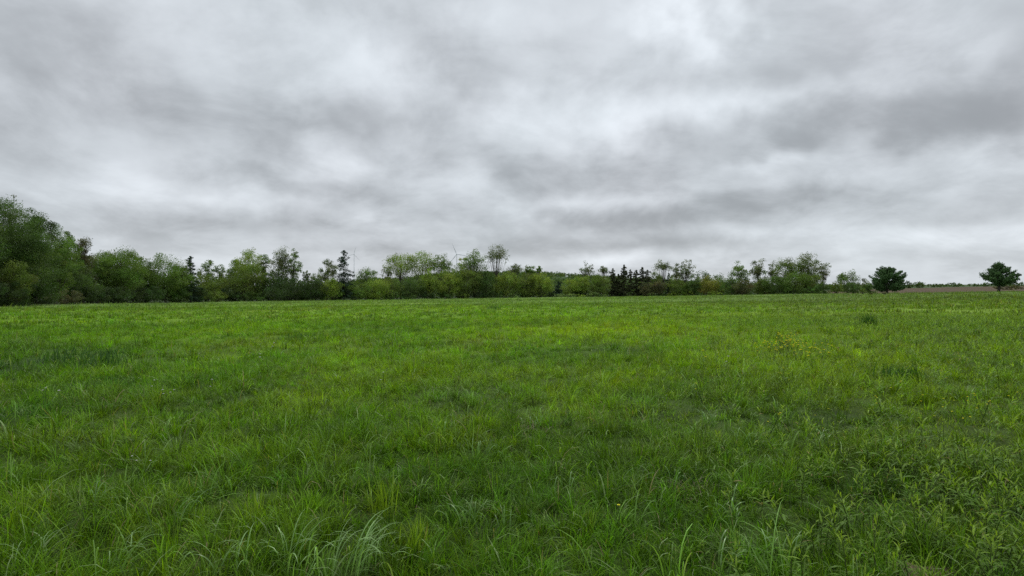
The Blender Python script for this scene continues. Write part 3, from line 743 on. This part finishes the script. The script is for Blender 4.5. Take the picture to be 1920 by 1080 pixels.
T('bush', 1618, 541, 11, 128, 'olive', 'small dark stemmed bush left in front of the rounded pine', cat='bush', dens=.9, cb=.2)
T('bush', 1632, 551, 7, 122, 'brown', 'tiny brown bush just right of the small dark stemmed bush', cat='bush', dens=.9, cb=.1)
T('bush', 1661, 550, 10, 116, 'brown', 'little brown bush at the foot of the rounded pine', cat='bush', dens=1, cb=0)
for (px, top, w, Y, lb) in [
    (1706, 530, 14, 470, 'tiny far tree just right of the rounded pine'), (1723, 528, 20, 480, 'larger far treetop right of the rounded pine'),
    (1755, 532, 34, 520, 'low far hedge clump beyond the brown field'), (1790, 531, 40, 560, 'long far hedge clump left of the gap on the horizon'),
    (1830, 532, 24, 540, 'far hedge clump left of the spreading pine'), (1850, 530, 18, 480, 'far treetop touching the left of the spreading pine'),
    (1905, 529, 30, 480, 'far tree behind the right border of the field')]:
    T('far_tree', px, top, w, Y, 'deep', lb, dens=1.3, cb=0, leafk=1.6)

# leaves() clamps z to the local ground of a tree; the wood uses world heights
def leaves_world(g, cen, rad, cnt, size, Cc, flat=.65):
    off = cen[:, 2].min()-50
    c2 = cen.copy(); c2[:, 2] -= off
    h = Geo(); leaves(h, c2, rad, cnt, size, Cc, flat)
    V = h.V[0]; V[:, 2] += off; g.add(V, h.Q[0], None, h.C[0])
gw = Geo(); cen = []; cl = []
for px in np.arange(-160, 1530, 3.0):
    for k in range(3):
        Y = ey(px)+12+rng.uniform(0, 22); X = (px-960)/F*Y; z0 = float(gz(X, Y))
        top = np.interp(px, [-160, 0, 100, 200, 350, 500, 600, 720, 1100, 1200, 1530], [400, 420, 470, 505, 520, 528, 530, 535, 538, 536, 532])
        zt = CAMZ+(HOR-top)/F*Y
        cen.append([X, Y, z0+rng.random()*max(zt-z0, 1)]); cl.append(np.array(COLS['deep'])*rng.uniform(.5, 1.1))
leaves_world(gw, np.array(cen), 2.2, 26, .6, np.array(cl), .8)
tag(link('woodland', gw.mesh('woodland_mesh'), MLEAF), 'dark shaded wood behind the front row of trees', 'wood', kind='stuff')

# hill behind the centre
hx = np.linspace(-420, 560, 120); hy = np.linspace(620, 1350, 50)
HX, HY = np.meshgrid(hx, hy)
def hz(X, Y):
    px = 960 + F*X/900
    top = np.interp(px, [500, 640, 700, 760, 820, 900, 1000, 1080, 1150, 1250, 1400, 1560], [540, 528, 519, 518, 509, 506, 506.5, 511, 515, 522, 532, 541])
    hh = CAMZ + (HOR-top)/F*900
    return -22 + (hh+22-7)*np.exp(-((Y-900)/190.)**2)
HZ = hz(HX, HY)
i = (np.arange(49)[:, None]*120 + np.arange(119)[None]); Qh = np.stack([i, i+1, i+121, i+120], -1).reshape(-1, 4)
tag(link('hill', newmesh('hill', np.stack([HX, HY, HZ], -1).reshape(-1, 3), Qh, None, np.array((.05, .08, .03)), True), MGROUND), kind='structure')
n = 3000
cx = rng.uniform(-400, 540, n); cy = rng.uniform(700, 960, n); cz = hz(cx, cy)+2.5
c0 = np.stack([np.array(COLS['deep'])*rng.uniform(.6, 1.25) if rng.random() < .8 else np.array(COLS['olive'])*.8 for _ in range(n)])
gw = Geo(); leaves_world(gw, np.stack([cx, cy, cz], 1), rng.uniform(2.5, 6.5, n), 40, 1.5, c0, .8)
tag(link('hill_forest', gw.mesh('hill_forest_mesh'), MLEAF), 'forest covering the low hill behind the tree line', 'forest', kind='stuff')

# ------------------------------------------------------------------ wind turbines
MTURB = bpy.data.materials.new('turbine_paint'); MTURB.use_nodes = True
_b = MTURB.node_tree.nodes['Principled BSDF']; _b.inputs['Roughness'].default_value = .5
_n = MTURB.node_tree.nodes.new('ShaderNodeTexNoise'); _n.inputs['Scale'].default_value = .2
_r = MTURB.node_tree.nodes.new('ShaderNodeValToRGB'); _r.color_ramp.elements[0].color = (.62, .64, .68, 1); _r.color_ramp.elements[1].color = (.70, .72, .76, 1)
MTURB.node_tree.links.new(_n.outputs['Fac'], _r.inputs[0]); MTURB.node_tree.links.new(_r.outputs[0], _b.inputs['Base Color'])
def turbine(px, py, Y, Lb, angs, label, thick):
    X = (px-960)/F*Y; Z = CAMZ+(HOR-py)/F*Y
    root = empty('wind_turbine', (X, Y, -25)); tag(root, label, 'wind turbine')
    g = Geo(); tube(g, [[0, 0, 0], [0, 0, (Z+25)*.5], [0, 0, Z+25-1]], [2.0, 1.5, 1.0], 0, 16); link('tower', g.mesh('tower'), MTURB, root)
    g = Geo(); tube(g, [[0, -4, Z+25], [0, -3.4, Z+25], [0, 6, Z+25], [0, 7, Z+25]], [1.2, 2.2, 2.2, 1.4], 0, 12); link('nacelle', g.mesh('nacelle'), MTURB, root)
    g = Geo(); tube(g, [[0, -7.5, Z+25], [0, -6.6, Z+25], [0, -5, Z+25], [0, -4, Z+25]], [.2, 1.5, 2.1, 2.1], 0, 12); hub = link('hub', g.mesh('hub'), MTURB, root)
    for a in angs:
        g = Geo(); t = np.linspace(0, 1, 12); ch = np.interp(t, [0, .06, .22, 1], [1.0, 1.1, 2.0, .35])*thick; d = np.array([math.sin(R(a)), 0, math.cos(R(a))]); s = np.array([d[2], 0, -d[0]])
        c = np.array([0, -5.6, Z+25]) + d*(1.5+t[:, None]*Lb)
        ring = np.stack([c+s*ch[:, None]*.9, c+np.array([0, .35, 0])*ch[:, None], c-s*ch[:, None]*.9, c-np.array([0, .35, 0])*ch[:, None]], 1)
        k = np.arange(11)[:, None]*4; j = np.arange(4)[None]; Q = np.stack([k+j, k+(j+1) % 4, k+4+(j+1) % 4, k+4+j], -1).reshape(-1, 4)
        Vv = np.concatenate([ring.reshape(-1, 3)]); g.add(Vv, np.concatenate([Q, [[44, 45, 46, 47]]]), None, 0); link('blade', g.mesh('blade'), MTURB, hub)
turbine(856.5, 477, 2300, 46, (-22, 98, 218), 'wind turbine with a raised blade above the central trees', .85)
turbine(664, 477, 3200, 46, (15, 135, 255), 'faint wind turbine right of the tall dark spruce', .65)

# ------------------------------------------------------------------ foreground plants
ARW = 1.02
def arch_tuft(name, px, py, label, n=14, Lr=(.3, .5), w=.007, c=(.16, .26, .10), bend=(1.6, 2.6), dirn=None, spread=.05, cat='grass tuft', mat=None, th=(.05, .35), group=None):
    rng = np.random.default_rng(int(px*3+py))
    X, Y = gpt(px, py); g = Geo()
    az = rng.uniform(0, 2*np.pi, n) if dirn is None else rng.normal(dirn, .7, n)
    base = np.stack([rng.normal(0, spread, n), rng.normal(0, spread, n), np.full(n, -.02)], 1)
    Cc = np.array(c)*rng.normal(1, .15, (n, 1)).clip(.6, 1.5)
    g.add(*blades(base, az, rng.uniform(*th, n), rng.uniform(*bend, n), rng.uniform(*Lr, n)*(1 if mat else (.84 if py > 1055 else .80)), w*(ARW if mat is None else 1)*rng.uniform(.7, 1.3, n), Cc, 10, GPROF, rng.normal(0, .35, n), 1.3 if mat else 2.6))
    o = link(name, g.mesh(name, True), mat or MARCH, None, (X, Y, float(gz(X, Y))))
    tag(o, label, cat, group); return o
for a in [
    (470, 1085, 'arching pale grass tuft at the bottom edge, left of the row', 14, (.32, .50), .0075, None),
    (400, 1090, 'flat arching grass tuft left of the bottom row of tufts', 12, (.28, .42), .0075, None),
    (545, 1082, 'silvery arching grass tuft in the middle of the bottom row', 16, (.36, .52), .008, .3),
    (600, 1095, 'tall curved silvery grass tuft right of middle in the bottom row', 18, (.38, .55), .008, .2),
    (660, 1090, 'densest silvery arching grass tuft at the right of the bottom row', 20, (.38, .55), .0085, .2),
    (700, 1080, 'last arching grass tuft at the right end of the bottom row', 10, (.30, .42), .0075, .4),
    (60, 1075, 'arching grass tuft in the bottom left corner', 12, (.28, .42), .007, None),
    (215, 1070, 'arching grass tuft right of the bottom left corner', 14, (.30, .45), .007, .2),
    (170, 965, 'thin arching grass tuft above the bottom left corner', 9, (.28, .42), .006, None),
    (330, 1000, 'long bowed grass tuft in the lower left', 10, (.34, .50), .007, .3),
    (885, 985, 'pale hanging grass tuft in the lower middle', 16, (.26, .40), .007, None),
    (935, 1010, 'bluish grass tuft right of the pale hanging tuft', 12, (.28, .42), .006, None),
    (900, 870, 'loosely arched grass tuft near the middle of the meadow front', 12, (.30, .45), .008, .2),
    (830, 830, 'pale curly grass tuft left of the loosely arched tuft', 14, (.24, .36), .008, None),
    (1000, 812, 'pale curly grass tuft beside a patch of dead straw', 14, (.26, .36), .008, None),
    (1330, 800, 'bluish curly grass tuft in the middle right', 18, (.28, .42), .010, None),
    (1400, 850, 'pale curly grass tuft between bluish tuft and the weeds', 16, (.28, .42), .008, None),
    (1440, 900, 'pale arching grass tuft beside the left edge of the weeds', 14, (.26, .40), .007, None),
    (1540, 850, 'bluish arching grass tuft above the weeds', 12, (.30, .45), .008, .2),
    (1380, 985, 'upright pale bladed grass tuft in the lower right', 12, (.28, .42), .009, None),
    (1350, 1075, 'arching grass tuft at the bottom edge right of centre', 8, (.26, .38), .008, .3),
    (1465, 1065, 'broad bladed grass tuft at the bottom edge by the weeds', 9, (.24, .36), .008, None),
    (1190, 925, 'two toned arching grass tuft left of the dead straw clump', 8, (.26, .38), .006, .2),
    (1065, 930, 'small arched grass tuft in the centre foreground', 9, (.24, .36), .006, None),
    (1270, 915, 'pale matted grass tuft lying over the dead straw clump', 14, (.22, .34), .007, None)]:
    px, py, lb, n_, Lr, w, dr = a
    arch_tuft('grass_tuft', px, py, lb, n_, Lr, w, (.20, .335, .10) if py > 1055 else (.14, .27, .06), (1.5, 3.0), dr)
for (px, py, lb, n_, Lr) in [(725, 975, 'upright bright yellow green grass tuft in the lower middle', 26, (.28, .42)),
                         (780, 1050, 'bright yellow green grass tuft near the bottom edge', 30, (.22, .34)),
                         (470, 1000, 'leafy bright green grass tuft above the bottom row', 24, (.2, .3))]:
    arch_tuft('grass_tuft', px, py, lb, n_, Lr, .008, (.19, .29, .03), (.2, .7), mat=MGRASS, th=(.02, .3))
# dark coarse clumps
for (px, py, lb, n_, Lr, sp) in [
    (130, 678, 'dark green coarse clump, left of the dark pair in the left meadow', 70, (.3, .5), .36),
    (187, 690, 'dark green coarse clump, right of the dark pair in the left meadow', 60, (.3, .5), .24),
    (1630, 612, 'dark upright clump standing alone in the right meadow', 110, (.45, .7), .16),
    (1690, 712, 'flat dark clump in the right meadow', 60, (.2, .35), .2),
    (570, 636, 'low dark clump in the left middle meadow', 70, (.2, .35), .35),
    (925, 580, 'small dark clump far out in the middle of the meadow', 90, (.3, .45), .5)]:
    arch_tuft('dark_clump', px, py, lb, n_, Lr, .02, (.050, .115, .028), (.1, .9), None, sp, 'plant clump', MGRASS, (.0, .3))
# dead straw
for (px, py, lb, sp) in [(1310, 930, 'tangled grey brown dead straw clump in the right foreground', .13), (975, 812, 'small patch of dead straw in the middle foreground', .12)]:
    arch_tuft('dead_grass_clump', px, py, lb, 90, (.15, .32), .004, (.3, .25, .16), (.4, 1.6), None, sp, 'dead grass', MSTRAW, (.6, 1.4))

# leafy weeds: stem with narrow leaves set round it
def weed_proto(k):
    r = np.random.default_rng(100+k); H = r.uniform(.16, .36); gs, gf = Geo(), Geo()
    lean = r.uniform(-.35, .35, 2)
    pts = [[lean[0]*H*t*t, lean[1]*H*t*t, H*t] for t in np.linspace(0, 1, 5)]; pts[0][2] = -.03
    tube(gs, pts, [.004, .0037, .0032, .0025, .0015], np.array((.10, .14, .04)), 5)
    n = int(r.integers(11, 26)); t = np.linspace(.22, 1, n); az = np.arange(n)*2.4 + r.normal(0, .2, n)
    base = np.stack([np.interp(t, np.linspace(0, 1, 5), [p[a] for p in pts]) for a in range(3)], 1)
    th0 = np.interp(t, [.2, .8, 1], [1.1, .75, .2])+r.normal(0, .28, n); bend = np.interp(t, [.2, .8, 1], [1.0, .8, .35])+r.normal(0, .35, n)
    Ln = np.interp(t, [.2, .5, .85, 1], [.07, .12, .09, .05])*r.uniform(.6, 1.25, n)*r.uniform(.8, 1.1); w = Ln*.135
    old = r.random(n) < .07
    cc = np.array((.105, .205, .016))*np.ones((n, 1)); cc = lerp(cc, np.array((.24, .35, .03)), np.clip((t-.6)/.4, 0, 1))*r.normal(1, .12, (n, 1)).clip(.6, 1.4); cc[old] = (.24, .20, .06)
    global rng
    gf.add(*blades(base, az, th0, bend, Ln, w, cc, 4, LPROF))
    return gs.mesh('weed_stem', True), gf.mesh('weed_leaves'), (base, az, th0, bend, Ln, w, cc)
PROT = [weed_proto(k) for k in range(12)]
def weed(X, Y, k, s, rz):
    o = empty('weed_plant', (X, Y, float(gz(X, Y))), rz); o.scale = (s, s, s)
    link('stem', PROT[k][0], MWEED, o); link('leaves', PROT[k][1], MWEED, o)
    o.rotation_euler = (random.gauss(0, .16), random.gauss(0, .16), rz)
    return tag(o, 'upright leafy green weed with narrow pointed leaves among the lower right grass', 'weed', 'leafy weeds in the lower right of the meadow')
cnt = 0
while cnt < 270:
    px = 1330 + 640*random.random()**.8; py = 850 + 290*random.random()**1.1
    X, Y = gpt(px, py)
    if Y < 2.3 or (px < 1500 and random.random() < .6): continue
    if math.hypot(X-SOIL[0], Y-SOIL[1]) < .22: continue
    weed(X, Y, random.randrange(12), random.uniform(.6, 1.0), random.uniform(0, 6.28)); cnt += 1
o = empty('weed_plant', (*gpt(1060, 905), float(gz(*gpt(1060, 905)))), 1); o.scale = (.8, .8, .8)
link('stem', PROT[1][0], MWEED, o); link('leaves', PROT[1][1], MWEED, o); tag(o, 'single small bright leafy weed alone in the centre foreground', 'weed')
o = empty('weed_plant', (*gpt(1325, 1065), float(gz(*gpt(1325, 1065)))), 1); o.scale = (.7, .7, .7)
link('stem', PROT[2][0], MWEED, o); link('leaves', PROT[2][1], MWEED, o); tag(o, 'yellow green leafy weed at the bottom edge right of centre', 'weed')
# further weeds: beyond counting
g = Geo()
for q in range(6500):
    a = random.uniform(R(4), R(52)); r = math.sqrt(random.uniform(5.2**2, 36**2)); X, Y = r*math.sin(a), r*math.cos(a)
    if random.random() > np.clip((float(pxof(X, Y))-1180)/500, 0, 1): continue
    b, az, t0, bd, Ln, w, cc = PROT[random.randrange(12)][2]; s = random.uniform(.6, 1.05); rz = random.uniform(0, 6.28)
    c_, s_ = math.cos(rz), math.sin(rz); bb = b*s; bb = np.stack([bb[:, 0]*c_-bb[:, 1]*s_+X, bb[:, 0]*s_+bb[:, 1]*c_+Y, bb[:, 2]+float(gz(X, Y))], 1)
    far = r > 11
    g.add(*blades(bb, az+rz, t0, bd, Ln*s*(1.2 if far else 1), w*s*(1.5 if far else 1), cc*random.uniform(.8, 1.35), 2 if far else 4, LPROF))
tag(link('ground_cover', g.mesh('ground_cover_mesh'), MWEED), 'leafy weeds mixed thickly into the grass on the right', 'weeds', kind='stuff')

# flowers
def fmat(name, a, b):
    return bark_mat(name, a, b, 40)
MYEL = fmat('yellow_petals', (.72, .68, .03), (.85, .82, .05)); MWHI = fmat('white_petals', (.55, .55, .50), (.75, .75, .72))
def flower_mesh(n, rad, seed, spread, H):
    r = np.random.default_rng(seed); gf, gs = Geo(), Geo()
    for q in range(n):
        x, y = r.normal(0, spread, 2); z = H*r.uniform(.6, 1.2); tube(gs, [[x*.3, y*.3, -.02], [x*.7, y*.7, z*.5], [x, y, z]], [.003, .0025, .002], np.array((.10, .17, .04)), 4)
        m = 6; az = np.arange(m)*2*np.pi/m + r.uniform(0, 1); b = np.tile([x, y, z], (m, 1))
        gf.add(*blades(b, az, np.full(m, .9), np.full(m, .5), np.full(m, rad), np.full(m, rad*.8), np.ones((m, 3)), 2, np.array([.5, 1, .5])))
        gf.add(*blades(b, az+.5, np.full(m, .25), np.full(m, .5), np.full(m, rad*.8), np.full(m, rad*.7), np.ones((m, 3)), 2, np.array([.5, 1, .5])))
    return gs.mesh('flower_stem'), gf.mesh('flower_heads')
FP = [flower_mesh(7, .030, 5, .14, .42), flower_mesh(5, .028, 6, .12, .38)]
FS = [flower_mesh(3, .013, 50+k, .20, .27) for k in range(3)]; MYG = fmat('yellow_green_petals', (.42, .48, .04), (.60, .62, .06))
for q, (px, py) in enumerate([(1478, 668), (1470, 672), (1487, 674), (1495, 680), (1503, 684), (1441, 676), (1450, 682), (1432, 680), (1530, 700), (1545, 680), (1474, 660), (1482, 662), (1468, 664), (1490, 668), (1478, 676)]):
    X, Y = gpt(px, py); o = empty('yellow_flower', (X, Y, float(gz(X, Y))), q); link('stem', FP[q % 2][0], MWEED, o); link('blossom', FP[q % 2][1], MYEL, o)
    tag(o, 'yellow flowering plant in the bright cluster in the right middle meadow', 'flower', 'cluster of yellow flowers in the meadow')
r2 = random.Random(4)
for q in range(46):
    px, py = r2.uniform(1300, 1900), 625+r2.random()**1.3*210
    X, Y = gpt(px, py); o = empty('yellow_flower', (X, Y, float(gz(X, Y)))); s_ = FS[q % 3]; link('stem', s_[0], MWEED, o); link('blossom', s_[1], MYEL if q % 3 else MYG, o); o.rotation_euler = (0, 0, q)
    tag(o, 'small scattered yellow green flower head in the right half of the meadow', 'flower', 'scattered yellow flowers on the right of the meadow')
for (px, py, lb) in [(1322, 700, 'lone yellow flower left of the yellow cluster, right middle meadow'), (1167, 1010, 'single yellow flower low in the centre foreground')]:
    X, Y = gpt(px, py); s, f = flower_mesh(1 if py > 900 else 2, .013 if py > 900 else .026, px, .02, .22 if py > 900 else .36); o = empty('yellow_flower', (X, Y, float(gz(X, Y)))); link('stem', s, MWEED, o); link('blossom', f, MYEL, o); tag(o, lb, 'flower')
for q, (px, py, lb) in enumerate([(284, 752, 'topmost white flower of the small group in the left meadow'), (298, 768, 'middle white flower of the small group in the left meadow'),
    (320, 776, 'lowest white flower of the small group in the left meadow'), (396, 748, 'white flower right of the small left group'),
    (511, 664, 'tiny white flower on the reddish patch left of centre'), (486, 690, 'tiny white flower below the reddish patch'), (82, 790, 'pale flower near the left border, left of two'), (112, 792, 'pale flower near the left border, right of two'),
    (263, 905, 'white clover head in the lower left, upper of two'), (250, 922, 'white clover head in the lower left, lower of two'), (290, 918, 'white clover head right of the two lower left heads'),
    (718, 740, 'pale flower head in the middle meadow'), (1362, 705, 'white flower head right middle meadow below the yellow ones')]):
    X, Y = gpt(px, py); s, f = flower_mesh(2 if py < 800 else 1, .0022*Y if py < 800 else .010, 200+q, .03, .30); o = empty('white_flower', (X, Y, float(gz(X, Y)))); link('stem', s, MWEED, o); link('blossom', f, MWHI, o); tag(o, lb, 'flower')

# bare soil mound in the lower right
X0, Y0 = SOIL; a = np.linspace(0, 2*np.pi, 28, endpoint=False); V = [[X0, Y0, float(gz(X0, Y0))+.025]]
for rr_ in (.05, .10, .15, .20):
    for t in a:
        k = rr_*(1+.25*math.sin(3*t+1)+.15*math.sin(5*t)); x, y = X0+k*math.cos(t)*1.2, Y0+k*math.sin(t)*.8
        V.append([x, y, float(gz(x, y))+.035*(1-(rr_/.20)**2)-.01+random.uniform(-.008, .008)])
T3 = [[0, 1+j, 1+(j+1) % 28] for j in range(28)]; Q = [[1+r*28+j, 1+(r+1)*28+j, 1+(r+1)*28+(j+1) % 28, 1+r*28+(j+1) % 28] for r in range(3) for j in range(28)]
tag(link('soil_patch', newmesh('soil_patch', V, Q, T3, None, True), MSOIL), kind='structure')
